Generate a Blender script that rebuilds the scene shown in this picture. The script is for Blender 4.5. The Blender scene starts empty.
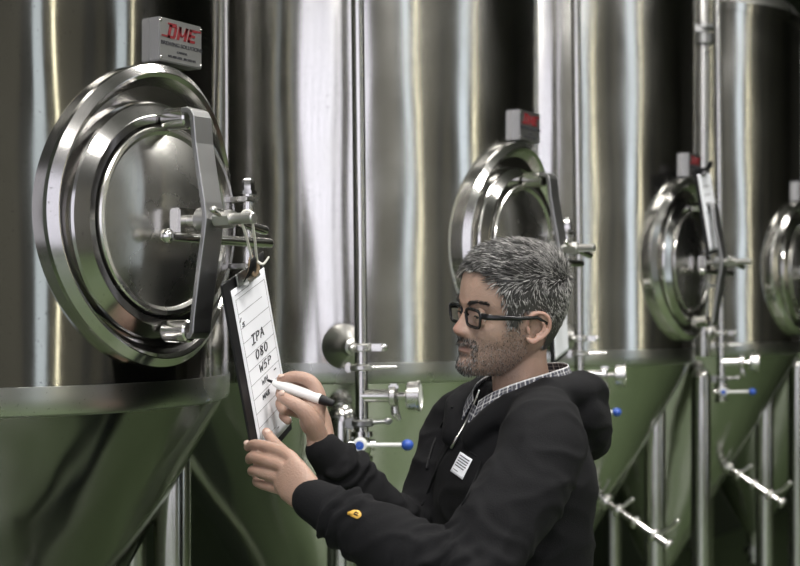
import bpy, bmesh, math, random
import numpy as np
from mathutils import Vector, Matrix, noise
random.seed(7); np.random.seed(7)
sc = bpy.context.scene
COL = sc.collection
PI = math.pi

# ------------------------------------------------------------------ camera, world, lights, exposure
FPX = 1400.0; CAMZ = 1.62; HOR = 310.0
cam = bpy.data.cameras.new('camera'); camo = bpy.data.objects.new('camera', cam); COL.objects.link(camo)
camo.location = (0, 0, CAMZ); camo.rotation_euler = (PI/2, 0, 0)
cam.sensor_width = 36; cam.lens = FPX/800*36; cam.shift_y = (HOR-283)/800
cam.clip_start = 0.05; cam.clip_end = 100
cam.dof.use_dof = True; cam.dof.focus_distance = 2.42; cam.dof.aperture_fstop = 4.5
sc.camera = camo
sc.view_settings.view_transform = 'Standard'; sc.view_settings.look = 'None'
sc.view_settings.gamma = 1; sc.view_settings.use_curve_mapping = False
sc.view_settings.exposure = 0.3
w = bpy.data.worlds.new('world'); sc.world = w; w.use_nodes = True
w.node_tree.nodes['Background'].inputs[0].default_value = (0.6, 0.7, 0.8, 1)
w.node_tree.nodes['Background'].inputs[1].default_value = 0.02
sc.cycles.use_denoising = True
sc.cycles.max_bounces = 8; sc.cycles.glossy_bounces = 6; sc.cycles.sample_clamp_indirect = 4

# row frame: u runs along the row of tanks, n points out into the aisle
TH = math.radians(57.3)
U = Vector((math.cos(TH), math.sin(TH), 0)); N = Vector((math.sin(TH), -math.cos(TH), 0))
A1 = Vector((-0.905, 2.734, 0))
def SP(s, p, z): return A1 + U*s + N*p + Vector((0, 0, z))
def PX(x, y, Y): return Vector(((x-400)/FPX*Y, Y, CAMZ-(y-HOR)/FPX*Y))

def area(name, s, p, z, sx, sy, power, col, down=True, rot=None):
    l = bpy.data.lights.new(name, 'AREA'); l.shape = 'RECTANGLE'; l.size = sx; l.size_y = sy
    l.energy = power; l.color = col
    o = bpy.data.objects.new(name, l); COL.objects.link(o); o.location = SP(s, p, z)
    o.rotation_euler = rot if rot else (0, 0, TH)
    return o
# hanging fluorescent fittings over the aisle (their light; the fittings are built with the room)
FIX = [(-3.0, 3.8), (0.2, 3.8), (3.4, 3.8), (-1.7, 1.5), (1.4, 1.3)]  # last two are added as key light on the man
for i, (s, p) in enumerate(FIX):
    area('fluorescent_light', s, p, 4.53, 1.5, 0.25, 50 if s > 3 else 84, (1.0, 0.975, 0.93))

# ------------------------------------------------------------------ helpers
def tag(o, label=None, cat=None, group=None, kind=None):
    if label: o['label'] = label
    if cat: o['category'] = cat
    if group: o['group'] = group
    if kind: o['kind'] = kind
    return o
def empty(name, loc=(0,0,0), rz=0.0, label=None, cat=None, group=None):
    o = bpy.data.objects.new(name, None); COL.objects.link(o); o.location = loc
    o.rotation_euler = (0, 0, rz); o.empty_display_size = 0.1
    return tag(o, label, cat, group)
def children(o): return [c for c in COL.objects if c.parent == o]
def copy_tree(o, parent=None):
    c = o.copy(); COL.objects.link(c)
    if parent: c.parent = parent; c.matrix_parent_inverse = Matrix()
    for ch in children(o): copy_tree(ch, c)
    return c
def link(name, me, mat=None, parent=None, smooth=True, ang=40):
    o = bpy.data.objects.new(name, me); COL.objects.link(o)
    if mat: me.materials.append(mat)
    if smooth:
        me.polygons.foreach_set('use_smooth', [True]*len(me.polygons))
        try: me.set_sharp_from_angle(angle=math.radians(ang))
        except Exception: pass
    if parent: o.parent = parent
    return o
class MB:
    def __init__(self): self.v = []; self.f = []
    def add(self, v, f):
        k = len(self.v); self.v += [tuple(q) for q in v]; self.f += [tuple(i+k for i in q) for q in f]; return self
    def xf(self, M, k=0):
        self.v[k:] = [tuple(M @ Vector(q)) for q in self.v[k:]]; return self
    def box(self, c, d, M=None):
        x, y, z = d[0]/2, d[1]/2, d[2]/2
        v = [Vector(c)+Vector(q) for q in [(-x,-y,-z),(x,-y,-z),(x,y,-z),(-x,y,-z),(-x,-y,z),(x,-y,z),(x,y,z),(-x,y,z)]]
        if M: v = [M @ q for q in v]
        return self.add(v, [(0,3,2,1),(4,5,6,7),(0,1,5,4),(1,2,6,5),(2,3,7,6),(3,0,4,7)])
    def rbox(self, c, d, b=0.003, M=None):
        bm = bmesh.new(); bmesh.ops.create_cube(bm, size=1)
        for q in bm.verts: q.co = Vector((q.co.x*d[0], q.co.y*d[1], q.co.z*d[2]))
        bmesh.ops.bevel(bm, geom=bm.edges[:], offset=b, segments=2, affect='EDGES')
        v = [q.co + Vector(c) for q in bm.verts]
        if M: v = [M @ q for q in v]
        self.add(v, [[q.index for q in f.verts] for f in bm.faces]); bm.free(); return self
    def cyl(self, a, b, r, r2=None, n=24, bev=0.0):
        a = Vector(a); b = Vector(b); r2 = r if r2 is None else r2
        if bev: return self.lathe_axis(a, b, [(0,0),(r-bev,0),(r,bev),(r2,-bev),(r2-bev,-0.0),(0,-0.0)], n)
        return self.tube([a, b], [r, r2], n)
    def lathe_axis(self, a, b, prof, n=32):
        # prof: (radius, distance along the axis; a negative or -0.0 distance counts back from the far end)
        a = Vector(a); b = Vector(b); L = (b-a).length; d = (b-a)/L
        t = d.orthogonal().normalized(); q = d.cross(t)
        k = len(self.v); V = []; F = []
        for (r, h) in prof:
            hh = L+h if (h < 0 or math.copysign(1, h) < 0) else h
            for i in range(n):
                g = 2*PI*i/n; V.append(a + d*hh + (t*math.cos(g)+q*math.sin(g))*max(r, 1e-5))
        for j in range(len(prof)-1):
            for i in range(n): F.append((j*n+i, j*n+(i+1)%n, (j+1)*n+(i+1)%n, (j+1)*n+i))
        return self.add(V, F)
    def lathe(self, prof, n=96, c=(0,0,0)):
        V = []; F = []
        for (r, z) in prof:
            for i in range(n):
                g = 2*PI*i/n; V.append((c[0]+max(r,1e-5)*math.cos(g), c[1]+max(r,1e-5)*math.sin(g), c[2]+z))
        for j in range(len(prof)-1):
            for i in range(n): F.append((j*n+i, j*n+(i+1)%n, (j+1)*n+(i+1)%n, (j+1)*n+i))
        return self.add(V, F)
    def tube(self, pts, rad, n=16, cap=True, up=None, ry=None, closed=False):
        pts = [Vector(p) for p in pts]; m = len(pts)
        if not hasattr(rad, '__len__'): rad = [rad]*m
        if ry is None: ry = rad
        elif not hasattr(ry, '__len__'): ry = [ry]*m
        V = []; F = []; t = Vector(up) if up is not None else None
        for j in range(m):
            if closed: d = (pts[(j+1)%m]-pts[j-1]).normalized()
            else: d = (pts[min(j+1,m-1)]-pts[max(j-1,0)]).normalized()
            if t is None: t = d.orthogonal()
            e = Vector(up) if up is not None else t
            t = (e - d*e.dot(d)).normalized(); q = d.cross(t)
            for i in range(n):
                g = 2*PI*i/n; V.append(pts[j] + t*(rad[j]*math.cos(g)) + q*(ry[j]*math.sin(g)))
        for j in range(m if closed else m-1):
            k = (j+1) % m
            for i in range(n): F.append((j*n+i, j*n+(i+1)%n, k*n+(i+1)%n, k*n+i))
        if cap and not closed:
            F.append(tuple(range(n-1,-1,-1))); F.append(tuple((m-1)*n+i for i in range(n)))
        return self.add(V, F)
    def limb(self, pts, ra, rb=None, n=20, seg=6, up=None):
        # smooth tube through the points with rounded ends
        P, A, B = [], [], []
        rb = ra if rb is None else rb
        m = len(pts); pts = [Vector(p) for p in pts]
        def cr(a, b, c, d, t): return 0.5*((2*b)+(c-a)*t+(2*a-5*b+4*c-d)*t*t+(3*b-a-3*c+d)*t**3)
        for j in range(m-1):
            i0, i3 = max(j-1,0), min(j+2,m-1)
            for k in range(seg):
                t = k/seg
                P.append(cr(pts[i0],pts[j],pts[j+1],pts[i3],t)); A.append(ra[j]+(ra[j+1]-ra[j])*t); B.append(rb[j]+(rb[j+1]-rb[j])*t)
        P.append(pts[-1]); A.append(ra[-1]); B.append(rb[-1])
        d0 = (P[0]-P[1]).normalized(); d1 = (P[-1]-P[-2]).normalized()
        r0 = min(A[0],B[0]); r1 = min(A[-1],B[-1])
        h0 = [(P[0]+d0*r0*math.sin(g), math.cos(g)) for g in (1.45,1.2,.9,.6,.3)]
        h1 = [(P[-1]+d1*r1*math.sin(g), math.cos(g)) for g in (.3,.6,.9,1.2,1.45)]
        PP = [q for q,_ in h0]+P+[q for q,_ in h1]
        AA = [A[0]*c for _,c in h0]+A+[A[-1]*c for _,c in h1]
        BB = [B[0]*c for _,c in h0]+B+[B[-1]*c for _,c in h1]
        return self.tube(PP, AA, n, True, up, BB)
    def ell(self, c, r, M=None, n=24, m=14):
        V = []; F = []
        for j in range(m+1):
            a = PI*j/m
            for i in range(n):
                g = 2*PI*i/n
                p = Vector((r[0]*max(math.sin(a),1e-3)*math.cos(g), r[1]*max(math.sin(a),1e-3)*math.sin(g), r[2]*math.cos(a)))
                if M: p = M @ p
                V.append(Vector(c)+p)
        for j in range(m):
            for i in range(n): F.append((j*n+i, (j+1)*n+i, (j+1)*n+(i+1)%n, j*n+(i+1)%n))
        F.append(tuple(range(n))); F.append(tuple(m*n+i for i in range(n-1,-1,-1)))
        return self.add(V, F)
    def mesh(self, name='mesh', fix=True):
        me = bpy.data.meshes.new(name); me.from_pydata(self.v, [], self.f); me.update()
        if fix:
            bm = bmesh.new(); bm.from_mesh(me); bmesh.ops.remove_doubles(bm, verts=bm.verts, dist=1e-5)
            bmesh.ops.recalc_face_normals(bm, faces=bm.faces); bm.to_mesh(me); bm.free()
        return me
    def build(self, name, mat=None, parent=None, smooth=True, ang=40, fix=True):
        return link(name, self.mesh(name, fix), mat, parent, smooth, ang)
def remesh(mb, vox, smooth_it=2, fac=0.5):
    me = mb.mesh('tmp', fix=False)
    bm = bmesh.new(); bm.from_mesh(me); bmesh.ops.recalc_face_normals(bm, faces=bm.faces); bm.to_mesh(me); bm.free()
    o = bpy.data.objects.new('tmp', me); COL.objects.link(o)
    m = o.modifiers.new('r', 'REMESH'); m.mode = 'VOXEL'; m.voxel_size = vox; m.adaptivity = 0
    s = o.modifiers.new('s', 'SMOOTH'); s.factor = fac; s.iterations = smooth_it
    dg = bpy.context.evaluated_depsgraph_get()
    r = bpy.data.meshes.new_from_object(o.evaluated_get(dg))
    bpy.data.objects.remove(o)
    return r
def text_mesh(s, size, M, ext=0.0004, shear=0.0, bold=0.0, sx=1.0):
    c = bpy.data.curves.new('t', 'FONT'); c.body = s; c.size = size; c.extrude = ext; c.shear = shear; c.offset = bold
    c.align_x = 'CENTER'; c.align_y = 'CENTER'; c.resolution_u = 3
    o = bpy.data.objects.new('t', c); COL.objects.link(o)
    me = bpy.data.meshes.new_from_object(o.evaluated_get(bpy.context.evaluated_depsgraph_get()))
    bpy.data.objects.remove(o)
    me.transform(Matrix.Diagonal((sx, 1, 1, 1))); me.transform(M); return me
def mesh_to_mb(mb, me):
    return mb.add([v.co for v in me.vertices], [tuple(p.vertices) for p in me.polygons])

# ------------------------------------------------------------------ materials
def mat(name, col, rough=0.5, metal=0.0, bump=0.0, bscale=50, var=0.0, vscale=8, **kw):
    m = bpy.data.materials.new(name); m.use_nodes = True; nt = m.node_tree; b = nt.nodes['Principled BSDF']
    b.inputs['Base Color'].default_value = (*col, 1); b.inputs['Roughness'].default_value = rough
    b.inputs['Metallic'].default_value = metal
    for k, v in kw.items(): b.inputs[k.replace('_', ' ')].default_value = v
    tc = nt.nodes.new('ShaderNodeTexCoord')
    if var:
        nz = nt.nodes.new('ShaderNodeTexNoise'); nz.inputs['Scale'].default_value = vscale; nz.inputs['Detail'].default_value = 6
        nt.links.new(tc.outputs['Object'], nz.inputs['Vector'])
        rp = nt.nodes.new('ShaderNodeMix'); rp.data_type = 'RGBA'
        rp.inputs[6].default_value = (*[c*(1-var) for c in col], 1); rp.inputs[7].default_value = (*[min(1, c*(1+var)) for c in col], 1)
        nt.links.new(nz.outputs['Fac'], rp.inputs[0]); nt.links.new(rp.outputs[2], b.inputs['Base Color'])
    if bump:
        nz = nt.nodes.new('ShaderNodeTexNoise'); nz.inputs['Scale'].default_value = bscale; nz.inputs['Detail'].default_value = 4
        nt.links.new(tc.outputs['Object'], nz.inputs['Vector'])
        bp = nt.nodes.new('ShaderNodeBump'); bp.inputs['Distance'].default_value = bump
        nt.links.new(nz.outputs['Fac'], bp.inputs['Height']); nt.links.new(bp.outputs['Normal'], b.inputs['Normal'])
    return m
def steel(name, rough=0.16, aniso=0.0, radial=False, dent=0.0, speck=True, col=(0.60,0.59,0.57), rvar=0.06, grain=0.0, dvec=(1.3,1.3,.5)):
    m = mat(name, col, rough, 1.0); nt = m.node_tree; b = nt.nodes['Principled BSDF']; L = nt.links.new
    tc = nt.nodes.new('ShaderNodeTexCoord')
    if radial:
        tg = nt.nodes.new('ShaderNodeTangent'); tg.direction_type = 'RADIAL'; tg.axis = 'Z'
        L(tg.outputs[0], b.inputs['Tangent']); b.inputs['Anisotropic'].default_value = aniso
        b.inputs['Anisotropic Rotation'].default_value = 0.25
    # smudges change the gloss a little
    n1 = nt.nodes.new('ShaderNodeTexNoise'); n1.inputs['Scale'].default_value = 5; n1.inputs['Detail'].default_value = 8
    L(tc.outputs['Object'], n1.inputs['Vector'])
    mr = nt.nodes.new('ShaderNodeMapRange'); mr.inputs[1].default_value = .3; mr.inputs[2].default_value = .7
    mr.inputs[3].default_value = rough-rvar/2; mr.inputs[4].default_value = rough+rvar
    L(n1.outputs['Fac'], mr.inputs[0]); L(mr.outputs[0], b.inputs['Roughness'])
    if speck:   # small dried spots on the steel
        vo = nt.nodes.new('ShaderNodeTexNoise'); vo.inputs['Scale'].default_value = 160; vo.inputs['Detail'].default_value = 2
        L(tc.outputs['Object'], vo.inputs['Vector'])
        r2 = nt.nodes.new('ShaderNodeMapRange'); r2.inputs[1].default_value = .66; r2.inputs[2].default_value = .74
        r2.inputs[3].default_value = 0; r2.inputs[4].default_value = .55; L(vo.outputs['Fac'], r2.inputs[0])
        mx = nt.nodes.new('ShaderNodeMix'); mx.data_type = 'RGBA'; mx.inputs[6].default_value = (*col, 1)
        mx.inputs[7].default_value = (col[0]*.45, col[1]*.45, col[2]*.45, 1)
        L(r2.outputs[0], mx.inputs[0]); L(mx.outputs[2], b.inputs['Base Color'])
    last = None
    if dent:
        mp = nt.nodes.new('ShaderNodeMapping'); mp.inputs['Scale'].default_value = dvec
        L(tc.outputs['Object'], mp.inputs['Vector'])
        n2 = nt.nodes.new('ShaderNodeTexNoise'); n2.inputs['Scale'].default_value = 2.2; n2.inputs['Detail'].default_value = 1.5
        L(mp.outputs[0], n2.inputs['Vector'])
        bp = nt.nodes.new('ShaderNodeBump'); bp.inputs['Distance'].default_value = dent; L(n2.outputs['Fac'], bp.inputs['Height'])
        last = bp
    if grain:   # polishing grain running round the vessel
        mp = nt.nodes.new('ShaderNodeMapping'); mp.inputs['Scale'].default_value = (2, 2, 260)
        L(tc.outputs['Object'], mp.inputs['Vector'])
        n3 = nt.nodes.new('ShaderNodeTexNoise'); n3.inputs['Scale'].default_value = 1.5; n3.inputs['Detail'].default_value = 3
        L(mp.outputs[0], n3.inputs['Vector'])
        bp2 = nt.nodes.new('ShaderNodeBump'); bp2.inputs['Distance'].default_value = grain; L(n3.outputs['Fac'], bp2.inputs['Height'])
        if last: L(last.outputs[0], bp2.inputs['Normal'])
        last = bp2
    if last: L(last.outputs[0], b.inputs['Normal'])
    return m
def emit(name, col, st):
    m = bpy.data.materials.new(name); m.use_nodes = True; b = m.node_tree.nodes['Principled BSDF']
    b.inputs['Base Color'].default_value = (.02,.02,.02,1); b.inputs['Emission Color'].default_value = (*col, 1); b.inputs['Emission Strength'].default_value = st
    return m
M_SHELL = steel('brushed_steel_shell', .17, .75, True, dent=.012, grain=0.00006)
M_CONE = steel('polished_steel_cone', .15, .5, True, dent=.014, col=(.58,.58,.56), dvec=(1.6,1.6,1.2))
M_STEEL = steel('polished_steel', .16, speck=False)
M_COLLAR = steel('polished_steel_collar', .14, speck=False, dent=.003, dvec=(3,3,3))
M_MIRROR = steel('brushed_door_steel', .24, speck=True, col=(.60,.59,.56), dent=.003, rvar=.1)
M_SATIN = steel('satin_steel', .28, speck=False, col=(.66,.65,.63))
M_DARKSTEEL = steel('dull_steel', .34, speck=False, col=(.34,.34,.34))
M_BLUE = mat('blue_plastic', (.03,.09,.42), .35)
M_BLACK = mat('black_plastic', (.008,.008,.009), .5, Specular_IOR_Level=.25)
M_WHITEP = mat('white_plastic', (.75,.75,.74), .35)
M_PAPER = mat('white_paper', (.84,.85,.90), .6)
M_INK = mat('black_ink', (.02,.02,.025), .6)
M_LINE = mat('printed_line', (.22,.22,.24), .7)
M_RED = mat('red_paint', (.16,.008,.012), .4)
M_STRING = mat('white_cord', (.70,.68,.62), .9)
M_FLOOR = mat('green_epoxy_floor', (.125,.17,.088), .3, var=.25, vscale=1.3, bump=.001, bscale=8)
M_WALL = mat('warm_grey_wall', (.135,.128,.108), .8, var=.12, vscale=.8)
M_WALLW = mat('white_wall_paint', (.62,.62,.64), .8, var=.05, vscale=.8)
M_STRIP = mat('dark_reflection_strip', (.07,.07,.068), .8)
M_WALLG = mat('green_wall_paint', (.045,.06,.035), .7)
M_CEIL = mat('grey_ceiling', (.20,.20,.19), .9)
M_FRAME = mat('dark_window_frame', (.05,.05,.05), .5)
M_DAY = emit('daylight_glazing', (.90,.89,1.0), 1.6)
M_STREAK = emit('bluish_streak_glow', (.82,.92,1.0), 1.15)
M_TUBE = emit('streak_tube_glow', (1.0,.93,.66), 6.5)
M_TUBE2 = emit('fluorescent_tube_glow', (1.0,.95,.86), 7.0)

# ------------------------------------------------------------------ room
S0, S1, P0, P1, ZC = -6.6, 15.0, -1.25, 6.5, 5.0
def rbox(name, s0, s1, p0, p1, z0, z1, m, kind='structure', parent=None):
    b = MB(); b.box(((s0+s1)/2, -(p0+p1)/2, (z0+z1)/2), (s1-s0, p1-p0, z1-z0))
    o = b.build(name, m, parent, smooth=False)
    if not parent: o.location = A1; o.rotation_euler = (0, 0, TH)
    if kind: o['kind'] = kind
    return o
rbox('floor', S0-.2, S1+.2, P0-.2, P1+.2, -.1, 0, M_FLOOR)
rbox('ceiling', S0-.2, S1+.2, P0-.2, P1+.2, ZC, ZC+.1, M_CEIL)
rbox('wall_tank_side', S0-.2, S1+.2, P0-.15, P0, 0, ZC, M_WALLG)
rbox('wall_aisle_side', S0, S1, P1, P1+.15, 0, ZC, M_WALL)
rbox('wall_far_end', S1, S1+.15, P0, P1, 0, ZC, M_WALL)
rbox('wall_near_end', S0-.15, S0, P0, P1, 0, ZC, M_WALLW)
def window(n, along, a0, a1, z0, z1, mat_, bars):
    # glazing set on the aisle-side wall (along='s') or on the near end wall (along='p')
    g = MB(); f = MB(); t = .05
    def bx(mb, c0, c1, y0, y1, d0, d1):
        if along == 's': mb.box(((c0+c1)/2, -(P1-(d0+d1)/2), (y0+y1)/2), (c1-c0, abs(d1-d0), y1-y0))
        else: mb.box((S0+(d0+d1)/2, -(c0+c1)/2, (y0+y1)/2), (abs(d1-d0), c1-c0, y1-y0))
    bx(g, a0, a1, z0, z1, .002, .02)
    for (c0, c1, y0, y1) in [(a0-t, a0, z0-t, z1+t), (a1, a1+t, z0-t, z1+t), (a0, a1, z0-t, z0), (a0, a1, z1, z1+t)]: bx(f, c0, c1, y0, y1, .0, .06)
    for k in range(1, bars): c = a0+(a1-a0)*k/bars; bx(f, c-.03, c+.03, z0, z1, .02, .06)
    o = f.build('window_%d' % n, M_FRAME, None, smooth=False); o.location = A1; o.rotation_euler = (0, 0, TH); o['kind'] = 'structure'
    g.build('pane', mat_, o, smooth=False)
window(1, 's', -6.4, -3.2, .4, 4.4, M_DAY, 7)
window(2, 'p', -.6, 6.2, .4, 4.4, M_DAY, 11)
window(3, 's', -.95, -.30, .3, 4.6, M_STREAK, 1)  # this and the next are glowing strips added for bluish streaks on the tanks
window(4, 's', 3.0, 3.7, .3, 4.6, M_STREAK, 1)
for i, (a, c) in enumerate([(-1.25, -.75), (1.35, 1.75), (2.35, 2.6), (5.3, 5.9), (7.0, 7.3)]):
    rbox('reflection_strip_%d' % (i+1), a, c, P1-.12, P1, 0, ZC, M_STRIP)  # dark uprights added out of view so the tanks mirror more dark stripes
# upright glow tubes, added so that the tanks mirror cream streaks
for i, (s, wh) in enumerate([(.20, 'nearest'), (4.25, 'farther')]):
    r = empty('streak_tube', SP(s, P1, 0), TH, 'added upright tube making the cream streaks, on the opposite wall, %s of two' % wh, 'added light', 'added streak tubes')
    MB().box((0, .03, 2.4), (.10, .05, 3.7)).build('housing', M_WALLW, r, smooth=False).location = (0, 0, 0)
    MB().cyl((0, .085, .65), (0, .085, 4.15), .028).build('tube', M_TUBE, r)
FIXN = ['nearest the glazed end wall', 'over the middle of the aisle', 'farthest down the aisle', 'added to light the man from between the camera and the nearest tank', 'added above the man to light him']
for i, (s, p) in enumerate(FIX):
    r = empty('ceiling_light', SP(s, p, 4.55), TH, 'hanging fluorescent fitting under the ceiling, ' + FIXN[i], 'ceiling light', 'hanging fluorescent fittings')
    MB().box((0, 0, .06), (1.6, .3, .06)).build('housing', M_WALLW, r, smooth=False)
    for y in (-.07, .07):
        b = MB(); b.cyl((-.75, y, .012), (.75, y, .012), .016, n=12); b.build('tube', M_TUBE2, r)
    for x in (-.6, .6):
        b = MB(); b.cyl((x, 0, .08), (x, 0, .45), .006, n=8); b.build('hanger', M_DARKSTEEL, r)
# ------------------------------------------------------------------ tanks
R = .567; ZS = 1.492; ZK = 1.445; ZT = 2.77; ZA = .47    # shell radius, seam, knuckle bottom, shoulder, cone apex
T = empty('fermentation_tank', (0, 0, 0), TH)
def crv(rp, z): return rp, z
b = MB(); b.lathe([(R, ZS), (R, 1.8), (R, 2.2), (R, 2.5), (R, ZT-.02), (R+.006, ZT-.02), (R+.006, ZT+.015), (R-.004, ZT+.02)], 192); b.build('shell', M_SHELL, T, ang=30)
prof = [(R-.004, ZT+.018)]
for k in range(1, 13):
    g = PI/2*k/12; prof.append(((R-.004)*math.cos(g), ZT+.018+.16*math.sin(g)))
MB().lathe(prof, 128).build('top_dome', M_SATIN, T)
# knuckle band: rolls from the shell to the cone
prof = [(R-.001, ZS+.004), (R+.002, ZS+.003), (R+.002, ZS-.016), (R+.001, ZS-.034), (R-.002, ZS-.0425), (R-.009, ZS-.0465)]
rk, zk = prof[-1]; MB().lathe(prof, 192).build('seam_band', steel('seam_band_steel', .27, .5, True, col=(.50,.50,.49), dent=.003), T)
tan30 = math.tan(math.radians(29.5))
prof = [(rk-.001, zk+.001)]
for k in range(1, 12):
    z = zk-(zk-.56)*k/11; prof.append((rk-(zk-z)*tan30, z))
rl, zl = prof[-1]
MB().lathe(prof, 192).build('cone', M_CONE, T)
b = MB(); b.lathe([(rl, zl+.002), (.034, zl-.03), (.034, zl-.10), (.05, zl-.10), (.05, zl-.125), (.03, zl-.125), (.03, zl-.17), (.001, zl-.17)], 32); b.build('drain_outlet', M_STEEL, T)
for (s, p) in [(.29, .35), (-.43, .34), (.38, -.38), (-.38, -.38)]:
    l = MB(); l.cyl((s, -p, .04), (s, -p, 1.36), .037, n=40)
    l.ell((s, -p, 1.36), (.037, .037, .045), n=40)
    lo = l.build('leg', M_STEEL, T)
    f = MB(); f.lathe([(.001, 0), (.06, 0), (.06, .012), (.02, .02), (.02, .06)], 24, (s, -p, 0)); f.build('foot', M_SATIN, lo)
# --- manway, coordinates: s along the row, p outwards, h height about the manway centre
ZM = 1.776
def saddle(name, prof, zc, m, parent, n=160, ang=25, sw=1.0):
    V = []; F = []
    for (r, k, h) in prof:
        for i in range(n):
            g = 2*PI*i/n; s = sw*r*math.cos(g)
            p = k*math.sqrt(max(R*R-s*s, 0)) + (1-k)*R + h
            V.append((s, -p, zc+r*math.sin(g)))
    for j in range(len(prof)-1):
        for i in range(n): F.append((j*n+i, j*n+(i+1)%n, (j+1)*n+(i+1)%n, (j+1)*n+i))
    return MB().add(V, F).build(name, m, parent, ang=ang)
man = saddle('manway', [(.261,1,-.02), (.2615,.9,.020), (.260,.88,.026), (.246,.88,.036), (.2445,.88,.036), (.238,.88,.031), (.224,.86,.010), (.198,.86,.004)], ZM+.006, M_COLLAR, T, ang=9, sw=.885)
saddle('neck', [(.206,1,-.02), (.206,.2,.0), (.2055,.0,.012), (.203,0,.0165), (.182,0,.029), (.181,0,.0293), (.168,0,.0285), (.166,0,.026), (.166,0,.005), (.150,0,.004)], ZM-.003, M_COLLAR, man, ang=9)
dp = [(.162,0,.012), (.162,0,.032), (.160,0,.035), (.154,0,.0355), (.150,0,.033), (.1475,0,.031)]
for k in range(1, 13):
    q = .1475*(1-k/12); dp.append((q, 0, .031+.020*(1-(q/.1475)**2)))
saddle('door', dp, ZM-.003, M_MIRROR, man, ang=14)
def Q(s, p, z): return (s, -p, z)
# yoke: bent flat bar standing off the door
def bar(path, wd, th):
    pts = [Vector((0, -p, z)) for p, z in path]; V = []; F = []; m = len(pts)
    for j in range(m):
        d = (pts[min(j+1,m-1)]-pts[max(j-1,0)]).normalized(); nn = d.cross(Vector((1,0,0))).normalized()
        for (a, c) in ((-1,-1),(1,-1),(1,1),(-1,1)): V.append(pts[j]+Vector((a*wd/2,0,0))+nn*c*th/2)
    for j in range(m-1):
        for i in range(4): F.append((j*4+i, j*4+(i+1)%4, (j+1)*4+(i+1)%4, (j+1)*4+i))
    F.append((3,2,1,0)); F.append(tuple((m-1)*4+i for i in range(4)))
    return V, F
V, F = bar([(.650,1.957),(.660,1.9575),(.669,1.954),(.6745,1.945),(.679,1.90),(.688,1.85),(.698,1.80),(.702,1.772),(.698,1.744),(.690,1.70),(.682,1.65),(.675,1.605),(.673,1.583),(.668,1.576),(.662,1.576)], .046, .010)
yk = MB().add(V, F).build('yoke', M_DARKSTEEL, man, smooth=False)
bv = yk.modifiers.new('b', 'BEVEL'); bv.width = .002; bv.segments = 2; bv.limit_method = 'ANGLE'
for z in (1.947, 1.584):
    b = MB(); b.cyl(Q(0,.598,z), Q(0,.652,z), .0195, n=28, bev=.003); b.build('yoke_stub', M_STEEL, man)
b = MB(); b.cyl(Q(0,.672,ZM-.004), Q(0,.705,ZM-.004), .021, n=32, bev=.003); b.build('yoke_boss', M_DARKSTEEL, man)
b = MB(); b.cyl(Q(0,.62,ZM-.004), Q(0,.79,ZM-.004), .0095, n=24, bev=.002); b.build('clamp_screw', M_SATIN, man)
b = MB(); b.rbox(Q(0,.638,ZM-.008), (.052,.024,.050), .003); b.build('hinge_block', M_STEEL, man)
b = MB(); b.cyl(Q(0,.712,ZM-.004), Q(0,.745,ZM-.004), .0155, n=6); b.build('handle_nut', M_SATIN, man)
b = MB(); b.limb([Q(-.030,.728,ZM+.010), Q(.03,.728,ZM-.006), Q(.105,.728,ZM-.018)], [.0065,.0075,.0085]); b.build('handle_bar', M_STEEL, man)
b = MB(); b.limb([Q(-.055,.652,1.743), Q(.0,.652,1.7425), Q(.215,.652,1.742)], [.008,.008,.0095]); b.ell(Q(-.058,.652,1.743), (.013,.013,.013)); b.build('hinge_rod', M_STEEL, man)
b = MB(); b.cyl(Q(.195,.620,1.66), Q(.195,.620,1.835), .0105, n=24); b.lathe([(.001,.026),(.008,.024),(.012,.018),(.012,.0),(.016,0),(.016,-.006),(.001,-.006)], 6, Q(.195,.620,1.838)); b.build('hinge_pin', M_STEEL, man)
for z in (1.822, 1.70):
    b = MB(); b.rbox(Q(.188,.605,z), (.036,.062,.009), .002); b.build('hinge_lug', M_SATIN, man)
# --- name plate
b = MB(); b.rbox(Q(.047,.571,2.088), (.112,.036,.076), .002); pl = b.build('name_plate', steel('plate_steel', .35, speck=False, col=(.36,.36,.355)), T)
MP = Matrix.Translation(Q(.047,.5895,2.088)) @ Matrix.Rotation(PI/2, 4, 'X')
b = MB()
def blk(x0, x1, y0, y1, x2=None, x3=None):   # slanted block letter stroke; x2, x3 = top edge when it differs
    x2 = x0 if x2 is None else x2; x3 = x1 if x3 is None else x3; sh = .28
    q = [(x0+y0*sh, y0), (x1+y0*sh, y0), (x3+y1*sh, y1), (x2+y1*sh, y1)]
    v = [MP @ Vector((x-.036, y+.004, o)) for o in (-.0004, .0005) for x, y in q]
    b.add(v, [(0,3,2,1),(4,5,6,7),(0,1,5,4),(1,2,6,5),(2,3,7,6),(3,0,4,7)])
hh = .024
blk(0,.006,0,hh); blk(0,.018,0,.0045); blk(0,.018,hh-.0045,hh); blk(.014,.020,.003,hh-.003)
blk(.024,.030,0,hh); blk(.042,.048,0,hh); blk(.0335,.0385,.006,.012,.027,.033); blk(.0335,.0385,.006,.012,.039,.045); blk(.027,.033,.012,hh,.024,.030); blk(.039,.045,.012,hh,.042,.048)
blk(.052,.058,0,hh); blk(.052,.071,0,.0045); blk(.052,.069,.0098,.0142); blk(.052,.071,hh-.0045,hh)
for (x0, x1, y) in [(-.05,-.028,.0065), (.032,.052,.0265), (-.034,-.012,.029)]:
    b.box(MP @ Vector(((x0+x1)/2, y, 0)), (x1-x0, .0008, .003))
b.build('red_logo', M_RED, pl, smooth=False)
b = MB()
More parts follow.
